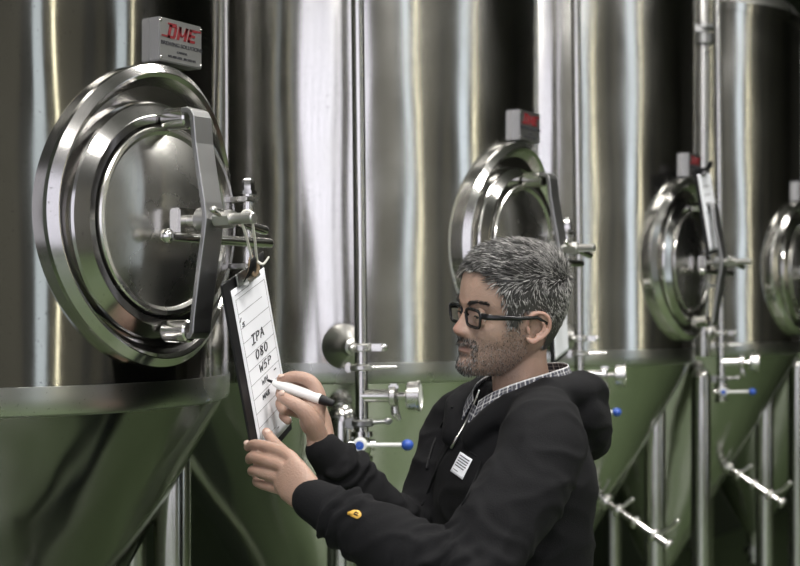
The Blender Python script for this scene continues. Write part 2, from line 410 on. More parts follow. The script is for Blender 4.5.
for (s, sz, y) in [('BREWING SOLUTIONS', .0095, -.006), ('CANADA', .0055, -.018), ('902-888-3331  SN 2413-04', .0058, -.0275)]:
    mesh_to_mb(b, text_mesh(s, sz, MP @ Matrix.Translation((.002, y, 0)), bold=.00012, sx=1.12))
b.build('plate_lettering', M_INK, pl, smooth=False)
for x in (-.052, .052):
    for y in (-.032, .032): b = MB(); b.ell(MP @ Vector((x, y, 0)), (.0028, .002, .0028), n=12, m=6); b.build('rivet', M_STEEL, pl)
# --- low outlet pipe on the cone
c30, s30 = math.cos(math.radians(29.5)), math.sin(math.radians(29.5))
zr = .985; rr = rk-(zk-zr)*tan30
def O(d, e=0, s=0): # along the cone normal, e up the slope
    return Q(s, rr-.01+d*c30+e*s30, zr-d*s30+e*c30)
b = MB(); b.cyl(O(0), O(.27), .013, n=24); rp = b.build('outlet_pipe', M_STEEL, T)
for d, r in ((.012,.030),(.06,.024),(.13,.022),(.205,.024),(.262,.022)):
    b = MB(); b.lathe_axis(O(d-.008), O(d+.008), [(.001,0),(r-.003,0),(r,.004),(r,-.004),(r-.003,-.0),(.001,-.0)], 24); b.build('clamp', M_SATIN, rp)
b = MB(); b.limb([O(.215,.012), O(.24,.05), O(.25,.085)], [.007,.007,.009]); b.build('valve_handle', M_SATIN, rp)
b = MB(); b.limb([O(.06,.01,.02), O(.075,.05,.03)], [.006,.008]); b.build('clamp_wing', M_SATIN, rp)

TS = [0.0, 1.325, 2.485, 3.675, 4.87]
TL = ['nearest polished steel tank at the left edge, its round manway behind the hanging clipboard',
      'polished steel fermentation tank directly behind the man, mostly hidden by his head and hoodie',
      'polished steel tank just right of the man with a paper form leaning on its manway',
      'polished steel tank at the right edge with its manway cut by the frame',
      'farthest steel tank, only glimpsed behind the right edge tank']
tanks = []
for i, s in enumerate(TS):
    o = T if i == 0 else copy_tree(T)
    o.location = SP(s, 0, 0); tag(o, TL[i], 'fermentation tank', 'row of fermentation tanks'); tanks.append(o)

# same steel, tinted darker on the nearest tank to paint in its dimmer light
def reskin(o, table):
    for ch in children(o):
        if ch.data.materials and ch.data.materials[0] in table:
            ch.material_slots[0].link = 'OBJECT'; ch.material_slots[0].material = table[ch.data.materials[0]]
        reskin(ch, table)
reskin(T, {M_SHELL: steel('shaded_steel_shell', .11, .82, True, dent=.016, grain=.00006, col=(.36,.355,.335)),
           M_CONE: steel('shaded_steel_cone', .13, .5, True, dent=.02, col=(.175,.175,.165), dvec=(2,2,1)),
           M_COLLAR: steel('shaded_steel_collar', .15, speck=True, col=(.46,.45,.44), dent=.004, dvec=(3,3,3))})

# ------------------------------------------------------------------ upright sample pipes with gauge and blue valve handle
P = empty('sample_pipe', (0, 0, 0))          # origin: foot of the pipe axis; x right, y away from the camera
b = MB(); b.cyl((0,0,1.30), (0,0,4.9), .0145, n=32); b.build('upright_tube', M_STEEL, P)
def ferr(mb, a, bb, r): mb.lathe_axis(a, bb, [(.001,0),(r-.004,0),(r,.003),(r,-.003),(r-.004,-.0),(.001,-.0)], 28)
def wing(mb, c, d, L=.045):
    c = Vector(c); d = Vector(d).normalized(); mb.limb([c, c+d*L*.5, c+d*L], [.006,.0045,.003], n=12)
b = MB(); ferr(b, (0,0,1.528), (0,0,1.546), .027); b.rbox((.035,-.006,1.537), (.032,.02,.016), .004); b.ell((.05,-.008,1.537), (.009,.009,.009)); b.ell((-.02,-.026,1.537), (.008,.008,.008)); b.build('upper_clamp', M_SATIN, P)
b = MB(); ferr(b, (0,0,1.486), (0,0,1.500), .028); b.rbox((-.028,-.004,1.493), (.016,.018,.022), .004); wing(b, (.026,-.008,1.493), (1,-.1,.02), .052); b.build('wing_clamp', M_SATIN, P)
# boss and stub tying the pipe to the tank (direction set by BD)
BD = Vector((-.06, .17, 0)); b = MB()
Lb = .125; d = BD.normalized()
b.lathe_axis(Vector((0,0,1.537)), Vector((0,0,1.537))+d*(Lb+.012), [(.001,0),(.012,.0),(.012,.05),(.020,.055),(.020,.075),(.024,.08),(.048,Lb-.01),(.052,Lb+.008),(.001,Lb+.012)], 36)
b.build('wall_boss', M_SATIN, P)
gd = Vector((.985, -.17, 0)).normalized()
def G(d, z=0): return gd*d + Vector((0,0,1.430+z))
b = MB(); b.cyl(G(0), G(.072), .0145, n=28); b.build('gauge_tee', M_STEEL, P)
b = MB(); ferr(b, G(.064), G(.080), .025); b.rbox(G(.072,.020), (.022,.026,.014), .004); b.limb([G(.074,-.02), G(.076,-.038), G(.083,-.05)], [.008,.010,.006]); b.build('gauge_clamp', M_SATIN, P)
b = MB(); b.cyl(G(.08), G(.105), .008); b.build('gauge_stem', M_STEEL, P)
b = MB(); b.lathe_axis(G(.103), G(.133), [(.001,0),(.028,0),(.0315,.003),(.0315,.022),(.034,.023),(.034,-.001),(.031,-.0),(.030,-.003),(.001,-.003)], 40); gg = b.build('pressure_gauge', M_SATIN, P)
b = MB(); b.lathe_axis(G(.1305), G(.1312), [(.001,0),(.029,0),(.029,-.0),(.001,-.0)], 32); b.build('gauge_face', M_WHITEP, gg)
b = MB(); ferr(b, (0,0,1.362), (0,0,1.378), .027); b.rbox((-.026,-.004,1.370), (.022,.022,.024), .004); wing(b, (.026,-.008,1.372), (1,-.1,.05), .035); b.ell((.058,-.011,1.374), (.010,.004,.008)); b.build('lower_clamp', M_DARKSTEEL, P)
b = MB(); b.lathe_axis((0,0,1.285), (0,0,1.352), [(.001,0),(.022,0),(.024,.004),(.024,.012),(.016,.016),(.022,.026),(.022,-.020),(.016,-.014),(.024,-.012),(.024,-.0),(.001,-.0)], 32)
b.cyl((0,0,1.322), (0,-.030,1.322), .013); b.cyl((-.03,0,1.322), (.03,0,1.322), .012); b.build('valve_body', M_STEEL, P)
b = MB(); b.cyl((-.004,-.040,1.325), (.100,-.050,1.325), .0048, n=16, bev=.001); b.lathe_axis((-.003,-.028,1.325), (-.004,-.052,1.325), [(.001,0),(.016,0),(.016,-.004),(.013,-.0),(.001,-.0)], 24); vh = b.build('valve_lever', M_WHITEP, P)
b = MB(); b.ell((.100,-.050,1.325), (.0135,.0135,.0125)); b.build('lever_knob', M_BLUE, vh)
b = MB(); b.lathe_axis((-.004,-.0505,1.325), (-.004,-.0545,1.325), [(.001,0),(.0095,0),(.0095,-.001),(.001,-.0)], 20); b.build('handle_cap', M_BLUE, vh)
PP = [(361, 3.10, .0, 'upright steel sample pipe with gauge and blue knob valve, left of the man'),
      (579, 4.08, .0, 'upright steel sample pipe rising just behind the man\'s head'),
      (720.5, 5.09, .0, 'thin upright steel sample pipe crossing the right edge tank')]
for i, (px, Y, dz, lb) in enumerate(PP):
    o = P if i == 0 else copy_tree(P)
    q = PX(px, HOR, Y); o.location = (q.x, q.y, dz); o.rotation_euler = (0, math.radians(-.6), 0)
    o.location.x += 1.55*math.tan(math.radians(.6))
    tag(o, lb, 'pipe', 'upright sample pipes with blue knob valves')
# thicker pipe from the top of the right-hand tank
q = PX(702.5, 20, 5.18)
r = empty('cleaning_pipe', (q.x, q.y, 0), 0, 'thicker steel pipe with a dark clamp running down beside the right edge tank', 'pipe')
b = MB(); b.cyl((0,0,1.45), (0,0,3.2), .026, n=32); b.build('tube', M_SATIN, r)
b = MB(); ferr(b, (0,0,2.60), (0,0,2.64), .042); ferr(b, (0,0,2.655), (0,0,2.675), .05); b.rbox((-.03,-.03,2.655), (.05,.03,.03), .005); b.build('clamp', M_DARKSTEEL, r)
# ------------------------------------------------------------------ the man
YAW = math.radians(25)
Fv = Vector((-math.cos(YAW), -math.sin(YAW), 0)); Lv = Vector((math.sin(YAW), -math.cos(YAW), 0)); Zv = Vector((0,0,1))
HC = PX(511, 326, 2.45)                         # between the ears
HP = math.radians(2.0); HR = math.radians(8)    # nod and tilt of the head
MH = Matrix(((Fv.x, Lv.x, 0), (Fv.y, Lv.y, 0), (0, 0, 1))) @ Matrix(((math.cos(HP), 0, math.sin(HP)), (0, 1, 0), (-math.sin(HP), 0, math.cos(HP)))) @ Matrix(((1, 0, 0), (0, math.cos(HR), math.sin(HR)), (0, -math.sin(HR), math.cos(HR))))
def hd(f, l, z): return HC + MH @ Vector((f, l, z))
BC = Vector((.198, 2.47, 0))
def bd(f, l, z): return BC + Fv*f + Lv*l + Zv*z
RB = Matrix(((Fv.x, Lv.x, 0), (Fv.y, Lv.y, 0), (0, 0, 1)))

zt = np.array([-.084,-.081,-.075,-.066,-.055,-.042,-.028,-.012,.0,.015,.030,.045,.060,.075,.090,.105,.118,.129,.137,.142,.144])
ft = np.array([ .080, .088, .0945,.0975,.0965,.0950,.0950,.0935,.091,.0885,.0885,.0935,.0945,.093,.089,.081,.070,.055,.037,.016,.0])
bt = np.array([ .04, .02, .0, -.02,-.038,-.056,-.070,-.081,-.087,-.094,-.099,-.1015,-.1025,-.1015,-.098,-.092,-.083,-.069,-.051,-.030,-.012])
wt = np.array([ .012,.024,.034,.042,.0495,.056,.061,.065,.068,.071,.0735,.0755,.0765,.0765,.0755,.072,.066,.056,.042,.022,.004])
def G1(x, s): return math.exp(-(x/s)**2)
def head_point(z, th, off=0.0):
    ff = np.interp(z, zt, ft); fb = np.interp(z, zt, bt); hw = np.interp(z, zt, wt)
    fc = np.interp(z, [-.08,-.03,.03,.144], [.035,.0,-.012,-.008])
    c, s = math.cos(th), math.sin(th)
    if c >= 0:
        e = np.interp(z, [-.08,-.05,-.02,.05,.14], [1.05,.98,.90,.86,1.0])
        f = fc + (ff-fc)*abs(c)**e; l = hw*math.copysign(abs(s)**.95, s)
    else: f = fc + (fb-fc)*(-(-abs(c)))**1.0; l = hw*math.copysign(abs(s)**.98, s)
    al = abs(l); d = 0.0
    if c > 0:
        fr = min(1, c*1.6)
        A = np.interp(z, [-.022,-.016,-.012,-.007,.000,.006,.014,.022,.030,.038,.050], [.0,.004,.0115,.0195,.0235,.0205,.0155,.011,.0065,.004,.001])
        sg = np.interp(z, [-.02,-.005,.01,.03,.045], [.012,.0115,.0095,.0065,.009])
        d += A*math.exp(-(al/sg)**2.4)
        d += .0075*G1(al-.0135, .0055)*G1(z+.0055, .0075)          # nostril wings
        d -= .0095*G1(al-.030, .0135)*G1(z-.024, .0115)            # eye sockets
        d += .0050*G1(al-.030, .013)*G1(z-.022, .0085)             # eyeball under the lids
        d += .0045*G1(al-.024, .020)*G1(z-.0435, .0075)            # brow
        d += .0030*G1(al-.046, .016)*G1(z+.001, .013)              # cheekbone
        d -= .0030*G1(al-.048, .014)*G1(z+.034, .018)              # hollow below it
        d -= .0018*G1(al-.021-.35*max(0,-z-.012), .0035)*G1(z+.020, .014)   # fold from nose to mouth
        d += .0058*G1(l, .019)*G1(z+.0265, .0048)                  # lips
        d += .0060*G1(l, .017)*G1(z+.0385, .0050)
        d -= .0050*G1(l, .023)*G1(z+.0325, .0019)
        d -= .0045*G1(l, .020)*G1(z+.0485, .0060)
        d += .0050*G1(l, .019)*G1(z+.066, .012)                    # chin
        f += d*fr
    if off:
        n = Vector((f-fc, l*1.25, (z-.03)*1.0)); n.normalize()
        f += n.x*off; l += n.y*off; z += n.z*off
    return f, l, z
def head_grid(off=0.0, nz=150, nt=220):
    V = []; F = []
    zs = [ -.084+.228*(0.5-0.5*math.cos(PI*(k+.5)/nz)) for k in range(nz)]
    for z in zs:
        for i in range(nt): V.append(head_point(z, 2*PI*i/nt, off))
    for j in range(nz-1):
        for i in range(nt): F.append((j*nt+i, j*nt+(i+1)%nt, (j+1)*nt+(i+1)%nt, (j+1)*nt+i))
    F.append(tuple(range(nt-1,-1,-1))); F.append(tuple((nz-1)*nt+i for i in range(nt)))
    return V, F
sk = MB(); V, F = head_grid(); sk.add([hd(*v) for v in V], F)
# ears
for sd in (1, -1):
    def ear(a, b, out=0.0): # a fore-aft, b up
        a, b = a*.88, b*.9; lat = .0725 + .34*max(0, .018-a) + out
        if a < -.02: lat -= .15*(-.02-a)
        return hd(a-.001, sd*lat, b+.005)
    sk.limb([ear(.014,.004,-.002), ear(.013,.013), ear(.010,.023), ear(.0,.031), ear(-.013,.032), ear(-.024,.025), ear(-.029,.012), ear(-.027,.0), ear(-.020,-.010), ear(-.010,-.018)],
            [.0025,.0030,.0034,.0036,.0038,.0040,.0038,.0036,.0036,.0040], n=10)
    sk.limb([ear(-.001,.024,-.003), ear(-.012,.018,-.002), ear(-.019,.008,-.002), ear(-.016,-.004,-.002), ear(-.006,-.010,-.002)], [.0022,.0030,.0034,.0032,.0026], n=10)
    sk.limb([ear(.011,.001,-.001), ear(.010,-.007,-.001)], [.0040,.0035], n=10)
    sk.limb([ear(-.010,-.016,-.001), ear(.001,-.023,-.001), ear(.010,-.018,-.003)], [.0050,.0062,.0040], n=12)
    P0_, P1_, P2_ = ear(.010,0,-.005), ear(-.024,0,-.006), ear(-.006,.026,-.006)
    sk.limb([ear(.006,-.012,-.013), ear(-.004,.0,-.0135), ear(-.008,.012,-.0125), ear(-.006,.024,-.010)], [.012,.017,.018,.010], [.004,.004,.004,.003], n=16, up=(P1_-P0_).normalized())
# neck and trunk
sk.limb([hd(-.022,0,.0), hd(-.018,0,-.05), hd(-.024,0,-.095), bd(-.03,0,1.44), bd(-.02,0,1.38)], [.047,.047,.050,.060,.08], [.054,.052,.054,.066,.12], n=32, up=Fv)
sk.limb([bd(-.015,0,1.40), bd(0,0,1.30), bd(0,0,1.15), bd(0,0,1.02), bd(-.01,0,.92), bd(-.01,0,.86)], [.07,.098,.095,.09,.10,.09], [.14,.165,.15,.145,.16,.14], n=40, up=Fv)
for sd in (1, -1):
    sk.limb([bd(-.01, sd*.085, .90), bd(.0, sd*.095, .50), bd(-.02, sd*.10, .10)], [.078,.052,.036], n=24)
    sk.limb([bd(-.04, sd*.10, .055), bd(.05, sd*.10, .045), bd(.14, sd*.115, .035)], [.035,.036,.022], n=20)
# joints of the arms
SHL, ELL_, WRL = PX(556, 438, 2.27), PX(462, 583, 2.13), PX(313, 500, 2.225)
SHR, ELR, WRR = bd(.0, -.175, 1.40), Vector((.03, 2.53, 1.18)), PX(321, 447, 2.45)
sk.limb([SHL, SHL.lerp(ELL_,.5), ELL_], [.046,.043,.038], n=24)
sk.limb([ELL_, ELL_.lerp(WRL,.35), ELL_.lerp(WRL,.8), WRL], [.038,.042,.030,.026], n=24)
sk.limb([SHR, SHR.lerp(ELR,.5), ELR], [.046,.043,.038], n=24)
sk.limb([ELR, ELR.lerp(WRR,.35), ELR.lerp(WRR,.8), WRR], [.038,.042,.030,.026], n=24)
def fing(pts, r): sk.limb([PX(*p) for p in pts], r, n=14, seg=5)
# his left hand, wrapped round the lower left edge of the clipboard
vd = (PX(291,456,2.26)-PX(285,492,2.26)).normalized()
sk.limb([WRL, PX(304,492,2.232), PX(294,482,2.242), PX(286,473,2.252)], [.0265,.032,.036,.033], [.021,.0185,.0155,.0120], n=28, up=vd)
fing([(300,470,2.245),(289,456,2.262),(270,447.5,2.300),(255,444.5,2.335),(248,447,2.378)], [.012,.0112,.0098,.0090,.0078])
fing([(298,478,2.245),(284,467,2.256),(264,460,2.293),(252,457,2.330),(249.5,460,2.378)], [.012,.0112,.0098,.0090,.0078])
fing([(298,485,2.240),(282,479,2.256),(263,473,2.296),(253,470.5,2.332),(252,472,2.376)], [.012,.0108,.0094,.0086,.0076])
fing([(302,494,2.236),(284,490,2.256),(267,486,2.296),(258,483,2.330),(256,481,2.365)], [.012,.0098,.0086,.0078,.0068])
fing([(309,483,2.238),(297,467,2.270),(283,452,2.330),(274,443,2.375),(266.5,432,2.405)], [.016,.0145,.0112,.0105,.0082])
# his right hand closed round the marker
pd = (PX(320,398,2.50)-PX(309,412,2.44)).normalized()
sk.limb([WRR, PX(320,434,2.462), PX(317,419,2.472), PX(314,406,2.480)], [.022,.031,.036,.034], [.0255,.023,.021,.016], n=28, up=Vector((.35,.93,0)).normalized())
fing([(317,414,2.455),(319,398,2.452),(311,382,2.455),(295,376.5,2.458),(281,380,2.462)], [.014,.0138,.0122,.0105,.0085])
fing([(317,416,2.475),(316,398,2.478),(300,384,2.485),(285,386,2.485),(280,394,2.475)], [.014,.0138,.0118,.0105,.0088])
fing([(316,420,2.492),(313,405,2.498),(294,396,2.500),(281,402,2.485),(283,410,2.468)], [.014,.0130,.0112,.0100,.0086])
fing([(315,428,2.500),(310,418,2.508),(293,412,2.505),(283,415,2.485),(288,421,2.468)], [.012,.0105,.0090,.0082,.0072])
fing([(318,434,2.440),(311,420,2.426),(302,409,2.418),(291,402,2.420),(281,396,2.430)], [.017,.0175,.0135,.0118,.0090])
sk.ell(PX(310,411,2.462), (.022,.026,.026))
sk.ell(PX(312,420,2.446), (.0225,.020,.028))
me = remesh(sk, .0024, 2, .5)
NAILS = [((247.5,443.5,2.362), (-.2,-1,.45)), ((267.5,432.5,2.396), (.25,-.75,.6)), ((281.5,377.5,2.456), (-.2,-.4,.9)), ((282.5,393.5,2.424), (-.3,-.9,.3))]
M_SKIN = mat('skin', (.43,.27,.195), .46, Subsurface_Weight=.12, Subsurface_Scale=.01, bump=.0010, bscale=300)
M_SKIN.node_tree.nodes['Principled BSDF'].inputs['Subsurface Radius'].default_value = (1, .35, .2)
# colour of the skin: redder nose, ears and knuckles, grey stubble on the jaw, darker lips
hi = Matrix((Fv, Lv, Zv)); n_ = len(me.vertices); co = np.empty(n_*3); me.vertices.foreach_get('co', co); co = co.reshape(-1, 3)
dd = co - np.array(HC); loc_ = dd@np.array(MH); f_ = loc_[:,0]; l_ = loc_[:,1]; z_ = loc_[:,2]
al = np.abs(l_); inh = (z_ > -.10) & (al < .1) & (np.abs(f_) < .14)
def sm(x, a, b): t = np.clip((x-a)/(b-a), 0, 1); return t*t*(3-2*t)
jaw = sm(-z_, .004, .030)*sm(f_, -.005, .03)
side = sm(al, .040, .055)*sm(-z_, -.03, .02)*sm(f_, .0, .03)*(1-sm(f_, .035, .06))
mus = np.exp(-((z_+.0200)/.0075)**2)*sm(f_, .08, .09)*(1-sm(al, .022, .032))
stub = np.clip(np.maximum.reduce([jaw*.5, side*.4, mus*.9]), 0, 1)*(1-sm(-z_, .080, .10))*inh
lip = np.exp(-((z_+.0325)/.0085)**2)*(1-sm(al, .018, .026))*sm(f_, .085, .092)*inh
stub *= 1-lip*.9
scalp = sm(z_, .085, .10)*inh
C_ = np.zeros((n_, 4)); C_[:,0] = stub; C_[:,1] = lip; C_[:,3] = 1
red = (np.exp(-((f_-.112)/.014)**2)*inh + (al > .076)*inh*.8 + (~inh)*.25)
C_[:,2] = np.clip(red, 0, 1)
at = me.color_attributes.new('face', 'FLOAT_COLOR', 'POINT'); at.data.foreach_set('color', C_.astype(np.float32).ravel())
nt = M_SKIN.node_tree; b_ = nt.nodes['Principled BSDF']; LK = nt.links.new
an = nt.nodes.new('ShaderNodeAttribute'); an.attribute_name = 'face'; sp_ = nt.nodes.new('ShaderNodeSeparateColor'); LK(an.outputs['Color'], sp_.inputs[0])
tcn = nt.nodes.new('ShaderNodeTexCoord')
nz = nt.nodes.new('ShaderNodeTexNoise'); nz.inputs['Scale'].default_value = 28; nz.inputs['Detail'].default_value = 6; LK(tcn.outputs['Object'], nz.inputs['Vector'])
nf = nt.nodes.new('ShaderNodeTexNoise'); nf.inputs['Scale'].default_value = 420; nf.inputs['Detail'].default_value = 2; LK(tcn.outputs['Object'], nf.inputs['Vector'])
def mixc(fac, a, b2):
    m = nt.nodes.new('ShaderNodeMix'); m.data_type = 'RGBA'
    if isinstance(fac, float): m.inputs[0].default_value = fac
    else: LK(fac, m.inputs[0])
    for s_, v in ((6, a), (7, b2)):
        if isinstance(v, tuple): m.inputs[s_].default_value = (*v, 1)
        else: LK(v, m.inputs[s_])
    return m.outputs[2]
def mth(op, a, b2):
    m = nt.nodes.new('ShaderNodeMath'); m.operation = op; m.use_clamp = True
    for k, v in enumerate((a, b2)):
        if isinstance(v, (int, float)): m.inputs[k].default_value = v
        else: LK(v, m.inputs[k])
    return m.outputs[0]
c0 = mixc(nz.outputs['Fac'], (.29,.185,.135), (.42,.29,.225))
c1 = mixc(mth('MULTIPLY', sp_.outputs[2], .45), c0, (.43,.21,.165))
c2 = mixc(mth('MULTIPLY', sp_.outputs[1], .8), c1, (.165,.082,.07))
st_ = mth('MULTIPLY', sp_.outputs[0], mth('MULTIPLY', mth('SUBTRACT', nf.outputs['Fac'], .22), 2.1))
c3 = mixc(st_, c2, (.075,.066,.06))
LK(c3, b_.inputs['Base Color'])
man_o = link('person', me, M_SKIN, None, ang=180)
tag(man_o, 'man in black hoodie and glasses writing on the hanging clipboard with a marker', 'person')
for (pp_, dn_) in NAILS:
    dn_ = Vector(dn_).normalized(); rot_ = dn_.to_track_quat('Z', 'X').to_matrix()
    b = MB(); b.ell(PX(*pp_)+dn_*.0035, (.0052,.0060,.0028), rot_, n=16, m=8); b.build('fingernail', mat('nail', (.50,.36,.30), .3), man_o)
# eyes
M_LASH = mat('dark_lashes', (.012,.01,.009), .6)
for sd in (1, -1):
    b = MB(); b.ell(hd(.0735, sd*.0305, .0235), (.0115,.0115,.0115), MH); e = b.build('eye', mat('eye_white', (.62,.58,.54), .2), man_o)
    gz = (Fv*1.0 - Zv*.35).normalized(); ec = hd(.0735, sd*.0305, .0235)
    b = MB(); b.lathe_axis(ec+gz*.0102, ec+gz*.0123, [(.0057,0),(.0052,.0012),(.0025,-.0004),(.0001,-.0)], 20); b.build('iris', mat('dark_iris', (.02,.012,.008), .1), e)
    # lids
    b = MB()
    for (z0, z1, f1) in ((.0272,.0330,.0018), (.0178,.0150,.0008)):
        pts = []
        for k in range(9):
            t = -1+2*k/8; zz = .0235+(z0-.0235)*(1-t*t)*1.0+.0
            ff = .0735+math.sqrt(max(0, .0125**2-(t*.0105)**2-(zz-.0235)**2))*1.0
            pts.append(hd(ff+.0002, sd*(.0305+t*.0125), zz))
        b.limb(pts, [.0015]+[.0026]*7+[.0015], n=8, seg=3)
        if z0 > .0235: lash = [q_ + MH @ Vector((.0022, 0, -.0022)) for q_ in pts]
        # skin of the lid running from its rim back into the socket
        for kk in (1, 2, 3, 4): b.limb([q_ + MH @ Vector((-.0007*kk, 0, (.0026 if z0 > .0235 else -.0026)*kk)) for q_ in pts], [.0015]+[.0027]*7+[.0015], n=8, seg=2)
    b.build('eyelid', M_SKIN, man_o)
    b = MB(); b.limb(lash, [.0006]+[.0011]*7+[.0006], n=6, seg=3); b.build('eyelashes', M_LASH, man_o)
# hair: tone is carried as a colour attribute, grey and dark strands mixed
M_HAIR = bpy.data.materials.new('grey_hair'); M_HAIR.use_nodes = True; hb = M_HAIR.node_tree.nodes['Principled BSDF']
ha = M_HAIR.node_tree.nodes.new('ShaderNodeAttribute'); ha.attribute_name = 'tone'; M_HAIR.node_tree.links.new(ha.outputs['Color'], hb.inputs['Base Color'])
hb.inputs['Roughness'].default_value = .42; hb.inputs['Specular IOR Level'].default_value = .45
def strands(name, roots, parent):
    # roots: (point, direction, bend, length, radius, tone)
    V = []; F = []; T_ = []
    for (p, d, bend, ln, r, tn) in roots:
        t = d.orthogonal().normalized(); q = d.cross(t); k = len(V)
        for j, (u_, rr_) in enumerate(((0, 1), (.4, .9), (.75, .6))):
            c = p + d*(ln*u_) + bend*(ln*u_*u_)
            for i in range(3):
                g = 2*PI*i/3; V.append(c+(t*math.cos(g)+q*math.sin(g))*r*rr_)
        V.append(p+d*ln+bend*ln); T_ += [tn]*10
        for j in range(2):
            for i in range(3): F.append((k+j*3+i, k+j*3+(i+1)%3, k+(j+1)*3+(i+1)%3, k+(j+1)*3+i))
        for i in range(3): F.append((k+6+i, k+6+(i+1)%3, k+9))
    m_ = bpy.data.meshes.new(name); m_.from_pydata(V, [], F); m_.update()
    a_ = m_.color_attributes.new('tone', 'FLOAT_COLOR', 'POINT')
    a_.data.foreach_set('color', np.array([(x[0], x[1], x[2], 1) for x in T_], dtype=np.float32).ravel())
    return link(name, m_, M_HAIR, parent, ang=180)
def hairline(f, al):  # lowest z with hair for a given f on the side of the head
    return np.interp(f, [-.11,-.08,-.05,-.032,-.024,.018,.026,.040,.050,.056,.064,.078], [-.048,-.050,-.046,-.034,.036,.036,.006,.008,.045,.062,.080,.106])
def hair_ok(f, l, z):
    if f > .076: return z > .104+.25*max(0, .03-abs(l))*0
    return z > hairline(f, abs(l))
def nrm(z, th):
    a = Vector(head_point(z, th)); b1 = Vector(head_point(z, th+.05)); c1 = Vector(head_point(min(z+.004,.1439), th))
    n = (b1-a).cross(c1-a)
    if n.length < 1e-9: return a, Vector((0,0,1))
    n.normalize()
    if n.dot(a-Vector((-.01,0,.03))) < 0: n = -n
    return a, n
def tone(fz, f, l, z):
    g = noise.noise(Vector((f*60, l*60, z*60)))*.5 + random.random()
    side = 1.0 if z < .06 else 0.0
    p_ = .42 + .25*(f < -.02) + .12*side - .20*(z > .09 and f > .02)
    if g < p_: v = random.uniform(.22, .58)
    else: v = random.uniform(.02, .10)
    return (v, v*.97, v*.93)
roots = []; tries = 0
while len(roots) < 15500 and tries < 120000:
    tries += 1
    uz = random.uniform(-.055, .143); 
    z = uz if random.random() < .72 else .143-abs(random.gauss(0, .028))
    if z < -.055: continue
    th = random.uniform(-PI, PI)
    a, n = nrm(z, th); f, l, zz = a
    if zz > .06 and random.random() < .3: continue
    if not hair_ok(f+random.gauss(0,.002), l, zz+random.gauss(0,.002)): continue
    if abs(l) > .055 and -.034 < f < .02 and zz < .036: continue
    top = min(1, max(0, (zz-.055)/.05))
    sidev = Vector((0, math.copysign(1, l), 0))
    nn1 = noise.noise(Vector((f*38, l*38, zz*38))); nn2 = noise.noise(Vector((f*38+9, l*38, zz*38)))
    fl_top = Vector((.75, .35*nn1, .25)); fl_side = Vector((-.35, 0, -.85)) if f < .03 else Vector((.0, 0, -.8))
    fl = fl_top*top + fl_side*(1-top) + Vector((.35*nn2, .45*nn1, .35*nn2))
    fl -= n*fl.dot(n); fl.normalize()
    lift = .42+.25*top+random.uniform(-.15,.25) if zz > .02 else .3
    d = (fl + n*lift + Vector((random.gauss(0,.14), random.gauss(0,.14), random.gauss(0,.14)))).normalized()
    bend = fl*random.uniform(.05,.35) - n*.18 + Vector((nn2*.15, nn1*.2, 0))
    ln = (.0095+.0125*top)*random.uniform(.7,1.2)
    if zz < .0: ln *= .55
    if f > .07: ln *= .8
    wd = lambda v: MH @ v
    roots.append((hd(f,l,zz)+wd(n)*.0005, wd(d), wd(bend), ln, random.uniform(.00055,.00085), tone(0,f,l,zz)))
hair = strands('hair', roots, man_o)
# close-cropped layer of hair against the scalp
V, F = head_grid(.0028, 120, 180)
keep = [all(hair_ok(*V[i]) and not (abs(V[i][1])>.055 and -.034<V[i][0]<.02 and V[i][2]<.034) for i in q) for q in F]
mb_ = MB(); mb_.add([hd(*v) for v in V], [q for q, k in zip(F, keep) if k])
m_ = mb_.mesh('scalp_hair', fix=False)
a_ = m_.color_attributes.new('tone', 'FLOAT_COLOR', 'POINT')
tn = np.empty((len(m_.vertices), 4), dtype=np.float32); tn[:] = (.045,.042,.04,1); a_.data.foreach_set('color', tn.ravel())
cap = link('hair_undercoat', m_, M_HAIR, hair, ang=180)
bm = bmesh.new(); bm.from_mesh(m_); bmesh.ops.delete(bm, geom=[v for v in bm.verts if not v.link_faces], context='VERTS'); bm.to_mesh(m_); bm.free()
# brows, moustache and stubble
br = []
for sd in (1, -1):
    for k in range(260):
        t = random.random(); al_ = .012+.036*t; z = .0425+.006*math.sin(t*2.4)+random.gauss(0,.0016)
        th = math.asin(min(.99, al_/np.interp(z, zt, wt)))*sd
        a, n = nrm(z, th); d = Vector((-.2, sd*.8, .35)).normalized()+n*.4; d.normalize()
        wd2 = MH @ d; v = random.uniform(.01,.05)
        br.append((hd(*a), wd2, Vector(), .0085, .0005, (v,v*.9,v*.85)))
strands('eyebrow', br, man_o)
br = []
while len(br) < 3000:
    z = random.uniform(-.082, .035); th = random.uniform(-1.7, 1.7)
    a, n = nrm(z, th); f, l, zz = a; al_ = abs(l)
    w1 = sm(np.array(-zz), .006, .030)*sm(np.array(f), -.008, .02); 
    line = .75 if (f < .085 and zz > -.05) else 1
    w2 = sm(np.array(al_), .045, .058)*(.0 < f < .05)*sm(np.array(-zz), -.035, .01)
    ms = 1.0 if (abs(zz+.0200+.25*max(0,al_-.012)) < .0068 and al_ < .032 and f > .074) else 0
    gt = 1.0 if (zz < -.052 and al_ < .024 and f > .07) or (abs(al_-.027) < .004 and -.055 < zz < -.02) else 0
    lips_ = abs(zz+.0345) < .0070 and al_ < .021
    pr = 0 if lips_ else max(float(w1)*.38*line, float(w2)*.45, ms, gt*.7)
    if random.random() > pr: continue
    d = (Vector((.1, 0, -1)) + n*.55 + Vector((random.gauss(0,.2), random.gauss(0,.2), 0))).normalized()
    big = ms or gt; v = random.uniform(.012,.06) if random.random() < (.85 if ms else .6) else random.uniform(.2,.45)
    br.append((hd(*a), MH @ d, Vector(), .0062 if ms else (.005 if gt else .0028), .00036, (v, v*.95, v*.9)))
strands('stubble', br, man_o)

